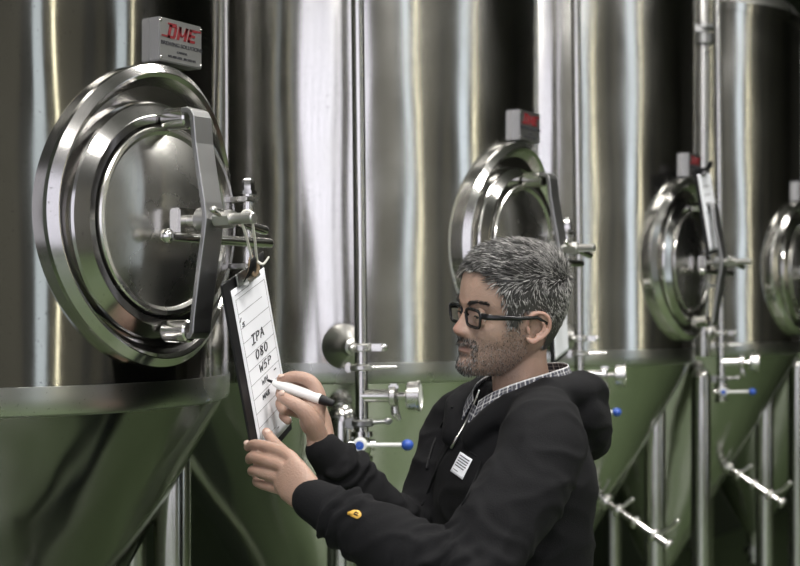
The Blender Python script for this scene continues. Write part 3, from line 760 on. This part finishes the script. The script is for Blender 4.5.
# ------------------------------------------------------------------ clothes (children of the person)
M_HOOD = mat('black_fleece', (.0075,.0075,.0085), .85, bump=.0009, bscale=500, var=.3, vscale=14, Specular_IOR_Level=.15, Sheen_Weight=.012, Sheen_Roughness=.4)
h = MB()
h.limb([bd(-.015,0,1.435), bd(-.012,0,1.395), bd(-.005,0,1.32), bd(.0,0,1.22), bd(.0,0,1.10), bd(.0,0,.98), bd(0,0,.90)],
       [.060,.100,.126,.128,.120,.118,.112], [.10,.165,.190,.182,.168,.168,.160], n=64, up=Fv)
h.limb([bd(-.01,.08,1.435), SHL+Vector((-.02,.015,-.005)), SHL.lerp(ELL_,.35), SHL.lerp(ELL_,.75), ELL_+Vector((.008,0,-.004))], [.058,.071,.069,.063,.058], n=40)
h.limb([ELL_+Vector((.005,0,-.004)), ELL_.lerp(WRL,.3), ELL_.lerp(WRL,.6), ELL_.lerp(WRL,.86), ELL_.lerp(WRL,.93), ELL_.lerp(WRL,1.0)+Vector((.0,0,0))], [.056,.057,.050,.0415,.0375,.0350], n=40)
h.limb([bd(-.01,-.08,1.435), SHR, SHR.lerp(ELR,.5), ELR], [.058,.070,.066,.058], n=40)
h.limb([ELR, ELR.lerp(WRR,.3), ELR.lerp(WRR,.6), ELR.lerp(WRR,.84), ELR.lerp(WRR,.90), ELR.lerp(WRR,.97)], [.058,.056,.049,.041,.0365,.0335], n=40)
# hood lying round the neck
hr = [( .092,.030,1.400,.020,.024),( .074,.056,1.432,.024,.028),(.036,.086,1.458,.026,.032),(-.02,.102,1.474,.028,.036),(-.072,.094,1.480,.030,.040),(-.115,.052,1.480,.032,.044),(-.130,0,1.478,.034,.046)]
full = hr + [(a,-b_2,c,d,e_) for (a,b_2,c,d,e_) in hr[-2::-1]]
h.limb([bd(a,b_2,c) for a,b_2,c,d,e_ in full], [d for *_,d,e_ in full], [e_ for *_,e_ in full], n=24, seg=5, up=Zv)
h.limb([bd(-.085,.105,1.445), bd(-.125,.06,1.43), bd(-.140,0,1.425), bd(-.125,-.06,1.43), bd(-.085,-.105,1.445)], [.036,.050,.054,.050,.036], [.030,.036,.038,.036,.030], n=24, up=Zv)
h.limb([bd(-.12,.075,1.405), bd(-.142,.03,1.385), bd(-.142,-.03,1.385)], [.028,.030,.028], n=20)
hm = remesh(h, .0055, 6, .6)
# folds
n_ = len(hm.vertices); co = np.empty(n_*3); hm.vertices.foreach_get('co', co); co = co.reshape(-1,3)
no = np.empty(n_*3); hm.vertices.foreach_get('normal', no); no = no.reshape(-1,3)
def arm_coord(P_, A, B):
    AB = np.array(B-A); L2 = AB@AB; t = (P_-np.array(A))@AB/L2; d = np.linalg.norm(P_-np.array(A)-np.clip(t,0,1)[:,None]*AB, axis=1); return t, d
disp = np.zeros(n_)
tw = [noise.fractal(Vector(c)*9, 1.0, 2.0, 3) for c in co]; tw = np.array(tw)
tw2 = np.array([noise.noise(Vector((c[0]*5, c[1]*5, c[2]*14+3))) for c in co])
disp += .004*tw2 + .004*tw
ridge = np.array([1-abs(noise.noise(Vector((c[0]*11+5, c[1]*11, c[2]*17))))*2.4 for c in co]); disp += .0045*np.clip(ridge, 0, 1)**2
for (A, B, wgt, fr, ph) in ((ELL_, WRL, 1, 10, .3), (ELR, WRR, 1, 9, 1.0), (SHL, ELL_, .8, 8, 2.0), (SHR, ELR, .8, 8, .0)):
    t, d = arm_coord(co, A, B)
    near = sm(-d, -.085, -.05)
    env = np.exp(-((t-.12)/.22)**2) + .9*np.exp(-((t-.80)/.14)**2) if B in (WRL, WRR) else np.exp(-((t-.95)/.22)**2)+.35*np.exp(-((t-.25)/.2)**2)
    rid = np.sin((t*fr+co[:,2]*9+tw*1.3)*2*PI*.9+ph); rid = np.where(rid > 0, rid**1.0, rid*.45)
    cuff = (t > .885) if B in (WRL, WRR) else np.zeros(n_, bool)
    disp += np.where(cuff, -disp*near, near*env*wgt*.0085*rid)
co2 = co + no*disp[:,None]
hm.vertices.foreach_set('co', co2.ravel()); hm.update()
hood = link('hoodie', hm, M_HOOD, man_o, ang=180)
sb = hood.modifiers.new('s', 'SMOOTH'); sb.factor = .4; sb.iterations = 1
# trousers and shoes
t_ = MB()
t_.limb([bd(-.01,0,1.0), bd(-.01,0,.93), bd(-.01,0,.87)], [.10,.112,.11], [.15,.168,.165], n=32, up=Fv)
for sd in (1, -1): t_.limb([bd(-.01, sd*.085, .90), bd(.005, sd*.098, .50), bd(-.02, sd*.10, .10)], [.093,.068,.056], n=28)
link('trousers', remesh(t_, .009, 4), mat('dark_denim', (.02,.024,.035), .85, bump=.001, bscale=200), man_o, ang=180)
M_SHOE = mat('dark_leather', (.02,.016,.014), .45)
for sd in (1, -1):
    b = MB(); b.limb([bd(-.055, sd*.10, .060), bd(.04, sd*.105, .052), bd(.15, sd*.118, .042)], [.044,.047,.038], [.060,.052,.042], n=24, up=Lv)
    sh = link('shoe', remesh(b, .005, 3), M_SHOE, man_o, ang=180)
    for v in sh.data.vertices: v.co.z = max(v.co.z, .002)
# ------------------------------------------------------------------ details fixed to the hoodie, found by looking along rays onto its surface
from mathutils.bvhtree import BVHTree
bmh = bmesh.new(); bmh.from_mesh(hood.data); bvh = BVHTree.FromBMesh(bmh)
CO = Vector((0, 0, CAMZ))
def surf(px, py, off=.0015):
    d = (PX(px, py, 1) - CO).normalized(); h_, n_2, i_, _ = bvh.ray_cast(CO, d)
    if h_ is None: return PX(px, py, 2.4)
    n_2 = n_2 if n_2.dot(d) < 0 else -n_2
    return h_ + n_2*off
def decal(name, quad, mat_, off, nx=10, ny=10, parent=None):
    # patch of fabric following the surface; quad = four pixel corners used only to find the surface
    A, B, C2, D = [Vector((*q, 0)) for q in quad]; V = []; F = []
    for j in range(ny+1):
        for i in range(nx+1):
            u_, v_ = i/nx, j/ny; p = (A*(1-u_)+B*u_)*(1-v_)+(D*(1-u_)+C2*u_)*v_; V.append(surf(p.x, p.y, off))
    for j in range(ny):
        for i in range(nx): k = j*(nx+1)+i; F.append((k, k+1, k+nx+2, k+nx+1))
    o = MB().add(V, F).build(name, mat_, parent or hood, ang=180, fix=False)
    sol = o.modifiers.new('s', 'SOLIDIFY'); sol.thickness = .0008; return o
LQ = [(461.5,452), (473.5,460), (463.5,480), (451.5,471.5)]
lab = decal('chest_label', LQ, M_PAPER, .0022); lab['label'] = 'white woven label'
def lq(u_, v_):
    A, B, C2, D = [Vector((*q, 0)) for q in LQ]; p = (A*(1-u_)+B*u_)*(1-v_)+(D*(1-u_)+C2*u_)*v_; return p.x, p.y
V_ = MB()
rows = [(.14, [(.15,.32),(.36,.5),(.54,.7),(.74,.88)]), (.26, [(.15,.45),(.5,.62),(.66,.88)]), (.38, [(.15,.25),(.3,.58),(.62,.85)]), (.50, [(.15,.4),(.44,.55),(.6,.88)]), (.62, [(.15,.55),(.6,.8)]), (.82, [(.15,.5)])]
for v_, segs in rows:
    for a_, b_2 in segs:
        V_.tube([surf(*lq(a_, v_), .0036), surf(*lq(b_2, v_), .0036)], .00085 if v_ < .7 else .0005, n=6)
V_.build('label_print', M_INK, lab)
M_GOLD = mat('gold_thread', (.62,.36,.06), .6)
# round gold emblem on the cuff
b = MB(); c_ = (355.2, 514.0)
ring = []
for k in range(28):
    g = 2*PI*k/28; rx = 6.3+(2.0 if 2.6 < g < 3.7 else 0); ring.append((c_[0]+rx*math.cos(g), c_[1]-4.3*math.sin(g)+(.9*math.cos(g)*1.0)))
V = [surf(*c_, .0025)]+[surf(x, y, .0022) for x, y in ring]; b.add(V, [(0, k+1, (k+1)%28+1) for k in range(28)])
em = b.build('cuff_emblem', M_GOLD, hood, ang=180, fix=False); em['label'] = 'round gold emblem'; so = em.modifiers.new('s', 'SOLIDIFY'); so.thickness = .001
b = MB()
b.limb([surf(c_[0]+x, c_[1]+y, .0032) for x, y in ((3.6,.6),(1.2,-1.1),(-.6,.4),(.4,2.0),(3.0,2.6))], [.0009]*5, n=8)
b.build('emblem_curl', M_BLACK, em)
# zip with its pull, seams and drawcord
b = MB(); zp = [(479,391),(475,401),(470,412),(464,425),(457,437)]
b.limb([surf(*q, .001) for q in zp], [.0016]*5, [.0016]*5, n=8); b.build('zip_teeth', M_SATIN, hood)
b = MB(); b.limb([surf(457,437,.003), surf(454.5,442,.004), surf(452.5,446,.004)], [.0028,.0022,.0026], n=10); b.build('zip_pull', M_SATIN, hood)
b = MB(); b.limb([surf(*q, .0005) for q in ((457,437),(446,452),(437,470),(428,492),(422,505))], [.0022]*5, n=8); b.build('zip_placket', M_HOOD, hood)
b = MB(); b.limb([surf(*q, .002) for q in ((452,408),(442,426),(434,444),(429,460))], [.0022]*4, n=8)
b.limb([surf(429,460,.002), surf(427.5,468,.002)], [.0032,.0032], n=8); b.build('drawcord', M_BLACK, hood)
b = MB(); b.limb([surf(*q, .0003) for q in ((470,452),(476,456),(481,462),(470,490),(462,505))], [.0014]*5, n=8); b.build('pocket_edge', M_HOOD, hood)
# plaid shirt collar standing round the neck
M_PLAID = bpy.data.materials.new('plaid_cotton'); M_PLAID.use_nodes = True; pb = M_PLAID.node_tree.nodes['Principled BSDF']
pa = M_PLAID.node_tree.nodes.new('ShaderNodeAttribute'); pa.attribute_name = 'tone'; M_PLAID.node_tree.links.new(pa.outputs['Color'], pb.inputs['Base Color']); pb.inputs['Roughness'].default_value = .85
def plaid(u_, v_):
    def s_(x): x = x % 1.0; return 1.0 if x < .13 else (.45 if .5 < x < .58 else .0)
    a_ = s_(u_/.017); b_2 = s_(v_/.015); t_2 = max(a_, b_2)*.55+min(a_, b_2)*.35
    base = (.022,.024,.04) if ((u_/.017) % 1 < .5) else (.045,.045,.055)
    return tuple(base[k]*(1-t_2)+.72*t_2 for k in range(3))
def strip(name, top, bot, thick=.0018, nv=24, nu=300):
    # ruled sheet between two smooth curves
    def smp(P_, t):
        x = t*(len(P_)-1); i = min(int(x), len(P_)-2); t = x-i; g = lambda k: P_[max(0, min(len(P_)-1, k))]
        a_, b_2, c, d = g(i-1), g(i), g(i+1), g(i+2)
        return 0.5*((2*b_2)+(c-a_)*t+(2*a_-5*b_2+4*c-d)*t*t+(3*b_2-a_-3*c+d)*t**3)
    V = []; F = []; T_ = []; acc = 0; prev = None
    for i in range(nu+1):
        a_, b_2 = smp(top, i/nu), smp(bot, i/nu); mid = (a_+b_2)/2
        if prev is not None: acc += (mid-prev).length
        prev = mid
        for j in range(nv+1):
            p = a_.lerp(b_2, j/nv); V.append(p); T_.append((*plaid(acc+.003*j/nv, (b_2-a_).length*j/nv), 1))
    for i in range(nu):
        for j in range(nv): k = i*(nv+1)+j; F.append((k, k+1, k+nv+2, k+nv+1))
    m_ = MB().add(V, F).mesh(name, fix=False)
    a_ = m_.color_attributes.new('tone', 'FLOAT_COLOR', 'POINT'); a_.data.foreach_set('color', np.array(T_, dtype=np.float32).ravel())
    o = link(name, m_, M_PLAID, man_o, ang=180); so = o.modifiers.new('s', 'SOLIDIFY'); so.thickness = thick; so.offset = 0; return o
ct = [(.072,.010,1.462),(.056,.040,1.480),(.022,.066,1.497),(-.030,.076,1.512),(-.078,.058,1.522),(-.098,0,1.526)]
cb = [(.092,.022,1.422),(.074,.058,1.440),(.030,.088,1.460),(-.030,.098,1.476),(-.088,.072,1.488),(-.112,0,1.492)]
def both(c): return [bd(*q) for q in c] + [bd(a_, -b_2, z) for a_, b_2, z in c[-2::-1]]
strip('shirt_collar', both(ct), both(cb))
strip('shirt_front', [bd(.066,.022,1.455), bd(.066,0,1.450), bd(.066,-.022,1.455)], [bd(.092,.03,1.395), bd(.094,0,1.39), bd(.092,-.03,1.395)], nu=60)

# ------------------------------------------------------------------ eyeglasses
g_ = empty('eyeglasses', hd(.097, 0, .022), 0, 'black rectangular eyeglasses worn by the man', 'glasses')
def gl(f, l, z): return hd(f, l, z) - g_.location
M_ACET = mat('black_acetate', (.008,.008,.009), .22)
for sd in (1, -1):
    pts = []; nn = 40
    for k in range(nn):
        g = 2*PI*k/nn; c, s_ = math.cos(g), math.sin(g)
        l = .0245*math.copysign(abs(c)**.5, c); z = .0150*math.copysign(abs(s_)**.5, s_)
        if z < 0: l *= .93
        pts.append((l, z))
    P3 = [gl(.0935-.10*(abs(l+.0315))*.35*1.0-.0015*(z > 0)*0-.06*(-z), sd*(.0315+l*1.0), .0215+z) for l, z in pts]
    b = MB(); b.tube(P3, .0024, n=10, closed=True, up=(MH@Vector((1,0,0))), ry=.0029); b.build('frame', M_ACET, g_)
    V = [gl(.0935-.10*.0315*.35, sd*.0315, .0215)]+P3; b = MB(); b.add(V, [(0, k+1, (k+1)%nn+1) for k in range(nn)])
    mg = mat('lens_glass', (1,1,1), .03, Transmission_Weight=1.0, IOR=1.02); 
    ln_ = b.build('lens', mg, g_, ang=180)
    b = MB(); b.tube([gl(.0905, sd*.0565, .0290), gl(.086, sd*.0705, .0290), gl(.078, sd*.0755, .0285), gl(.03, sd*.0795, .026), gl(-.004, sd*.0815, .0265), gl(-.030, sd*.083, .012)],
                     [.0052,.0052,.0046,.0036,.0030,.0024], n=8, up=Zv, ry=.0016); b.build('temple', M_ACET, g_, ang=60)
b = MB(); b.limb([gl(.0915, .0095, .0250), gl(.0935, 0, .0275), gl(.0915, -.0095, .0250)], [.0022]*3, n=10); b.build('bridge', M_ACET, g_)

# ------------------------------------------------------------------ clipboards
def stroke(mb, M_, pts, r=.0009):
    mb.tube([M_(x, y) for x, y in pts], r, n=5)
GL = {'I': [[(0,0),(.8,0)],[(.4,0),(.4,1)],[(0,1),(.8,1)]], 'P': [[(.1,1),(.1,0),(.6,.05),(.75,.28),(.55,.5),(.1,.55)]], 'A': [[(0,1),(.4,0),(.8,1)],[(.15,.62),(.66,.6)]],
      '0': [[(.4,0),(.08,.2),(.05,.7),(.35,1),(.68,.75),(.7,.2),(.4,0)]], '8': [[(.6,.1),(.3,0),(.1,.2),(.6,.65),(.65,.88),(.35,1),(.08,.85),(.15,.6),(.65,.25),(.6,.1)]],
      'W': [[(0,0),(.2,1),(.42,.35),(.62,1),(.85,0)]], '5': [[(.7,0),(.15,.02),(.1,.42),(.5,.38),(.72,.65),(.5,.98),(.05,.92)]], '-': [[(.1,.5),(.6,.5)]], '/': [[(.1,1),(.6,0)]], '1': [[(.3,0),(.3,1)]], '.': [[(.1,.95),(.16,1)]], 'M': [[(0,1),(.1,0),(.4,.7),(.7,0),(.8,1)]]}
def clipboard(TLc, Wv, Lv_, label, detail=True):
    root = empty('clipboard', TLc, 0, label, 'clipboard', 'clipboards on the tank manways'); Nn = Lv_.cross(Wv).normalized()
    def C3(a_, b_2, o=0.0): return Wv*a_ + Lv_*b_2 + Nn*o
    def slab(mb, a0, a1, b0, b1, o0, o1, n=1):
        v = [C3(a, b_2, o) for o in (o0, o1) for (a, b_2) in ((a0,b0),(a1,b0),(a1,b1),(a0,b1))]
        mb.add(v, [(0,3,2,1),(4,5,6,7),(0,1,5,4),(1,2,6,5),(2,3,7,6),(3,0,4,7)])
    b = MB(); slab(b, 0, 1, 0, 1, -.0045, 0); o = b.build('board', M_BLACK, root, smooth=False); bv = o.modifiers.new('b', 'BEVEL'); bv.width = .002; bv.segments = 3
    # sheet with a slight curl away from the board at the lower corner
    V = []; F = []; nx, ny = 12, 24
    for j in range(ny+1):
        for i in range(nx+1):
            u_, v_ = i/nx, j/ny; V.append(C3(.14+.84*u_, .055+.90*v_, .0012+.006*max(0, v_-.75)*u_*4*(v_-.75)))
    for j in range(ny):
        for i in range(nx): k = j*(nx+1)+i; F.append((k, k+1, k+nx+2, k+nx+1))
    pp = MB().add(V, F).build('paper', M_PAPER, root, ang=180); so = pp.modifiers.new('s', 'SOLIDIFY'); so.thickness = .0006
    b = MB(); slab(b, .26, .76, -.012, .060, .003, .0075)
    c = b.build('clip', M_DARKSTEEL if detail else M_BLACK, root, smooth=False); bv = c.modifiers.new('b', 'BEVEL'); bv.width = .0025; bv.segments = 3
    b = MB(); b.tube([C3(.36, .045, .012), C3(.66, .045, .012)], .006, n=16); b.build('hinge_roller', M_SATIN, c)
    b = MB(); V = []
    m6 = 8
    for k in range(m6+1):
        t = k/m6; bb = .045-.115*t; oo = .010+.020*t+.004*math.sin(t*PI); ww = .16+.02*math.sin(t*PI)
        V += [C3(.51-ww, bb, oo), C3(.51+ww, bb, oo)]
    b.add(V, [(2*k, 2*k+1, 2*k+3, 2*k+2) for k in range(m6)]); l_2 = b.build('clip_lever', M_BLACK, c, ang=180); so = l_2.modifiers.new('s', 'SOLIDIFY'); so.thickness = .0015
    if detail:
        b = MB()
        for k in range(11):
            y = .115+.0775*k; x1 = .93 if k not in (1,) else .80
            slab(b, .20, x1, y-.0012, y+.0012, .0019, .0022)
        for (x, y0, y1) in ((.20,.115,.89),(.93,.115,.89)): slab(b, x-.002, x+.002, y0, y1, .0019, .0022)
        slab(b, .20, .55, .088, .091, .0019, .0022)
        b.build('printed_lines', M_LINE, pp, smooth=False)
        def write(mb, txt, a0, b0, sa, sb, r):
            x = a0
            for ch in txt:
                if ch in GL:
                    for st in GL[ch]: stroke(mb, lambda p, q: C3(x+p*sa+(1-q)*sa*.15, b0+q*sb, .0024), st, r)
                x += sa*1.05
        for (txt, a_, b_2, sa, sb, r) in [('IPA',.38,.340,.105,.048,.0011),('080',.41,.430,.105,.046,.0012),('W5P',.44,.512,.105,.042,.0009),('WM.',.44,.595,.08,.030,.0006),
                ('-',.76,.59,.10,.03,.0010),('MM8',.40,.672,.062,.026,.0008),('5',.24,.245,.07,.020,.0008),('/',.20,.215,.06,.018,.0007),('-',.60,.895,.07,.02,.0007)]:
            b = MB(); write(b, txt, a_, b_2, sa, sb, r); b.build('handwriting', M_INK, pp)
    else:
        b = MB()
        for k in range(4): slab(b, .35, .75, .2+.1*k, .21+.1*k, .0022, .0026)
        b.build('handwriting', M_LINE, pp, smooth=False)
    return root, C3
TLc = Vector((-.2924, 2.30, 1.661)); Wv = Vector((.044, .22, .054)); Lc = Vector((.0494, .070, -.315)); 
cb1, C3 = clipboard(TLc, Wv, Lc, 'black clipboard with handwritten white form, hanging from the nearest manway and held by the man')
def rayplane(px, py, o):
    n_2 = Lc.cross(Wv).normalized(); p0 = TLc+n_2*o; d = PX(px, py, 1)-CO; return CO + d*((p0-CO).dot(n_2)/d.dot(n_2))
a0 = PX(694, 170, 4.36); clipboard(a0, PX(709.5, 168, 4.56)-a0, PX(708, 256, 4.40)-a0, 'small clipboard with white form leaning on the manway right of the man', False)
a0 = PX(549, 284, 3.40); clipboard(a0, PX(565, 275, 3.60)-a0, PX(552.5, 366, 3.42)-a0, 'clipboard mostly hidden behind the man\'s head, only its white edge in view', False)
# cord tying the clipboard to the clamp screw
cr_ = empty('hanging_cord', SP(0, .775, ZM-.004), 0, 'white cord looped over the nearest manway screw, holding up the clipboard', 'cord')
top = Vector((0,0,0)); bot = TLc + C3(.52, -.03, .022) - cr_.location
b = MB(); lp = []
for k in range(13): g = -.6+(PI+1.2)*k/12; lp.append(Vector((.0115*math.cos(g), -.004*math.cos(g), .0125*math.sin(g))))
b.limb([bot+Vector((.004,0,0)), bot.lerp(lp[0], .6)+Vector((.002,0,0))]+lp+[bot.lerp(lp[-1], .6), bot+Vector((-.004,0,0))], [.0022]*17, n=8, seg=3); b.build('loop', M_STRING, cr_)
b = MB(); b.limb([bot+Vector((-.006,0,.012)), bot+Vector((-.008,-.004,-.004)), bot+Vector((0,-.004,-.022)), bot+Vector((.006,-.002,-.008)), bot+Vector((.0,-.004,.006)), bot+Vector((-.012,-.004,-.024))], [.0032]*6, n=8); b.build('knot', mat('brown_twine', (.30,.22,.14), .9, bump=.002, bscale=300), cr_)
b = MB(); b.limb([bot+Vector((.0,-.004,.006)), bot+Vector((.014,-.004,-.002)), bot+Vector((.024,-.002,.010))], [.0028,.0022,.0016], n=8); b.build('cord_tail', M_STRING, cr_)

# ------------------------------------------------------------------ marker in the right hand
tip = rayplane(267, 380, .0025); end = PX(334, 404, 2.435); dm = (end-tip).normalized(); LM = (end-tip).length
mk = empty('marker', tip, 0, 'white marker pen with black end, writing on the clipboard form', 'marker')
z0 = Vector((0,0,0))
b = MB(); b.lathe_axis(z0+dm*.012, dm*LM*.80, [(.001,0),(.0052,0),(.0072,.008),(.0092,.012),(.0094,-.0),(.001,-.0)], 28); b.build('barrel', M_WHITEP, mk)
b = MB(); b.lathe_axis(z0, dm*.014, [(.0008,0),(.0022,.002),(.0028,.010),(.0045,-.0),(.001,-.0)], 16); b.build('nib', M_BLACK, mk)
b = MB(); b.lathe_axis(dm*LM*.80, dm*LM, [(.001,0),(.0088,0),(.0084,.010),(.0070,.016),(.0064,-.002),(.0055,-.0),(.001,-.0)], 28); b.build('end_cap', M_BLACK, mk)
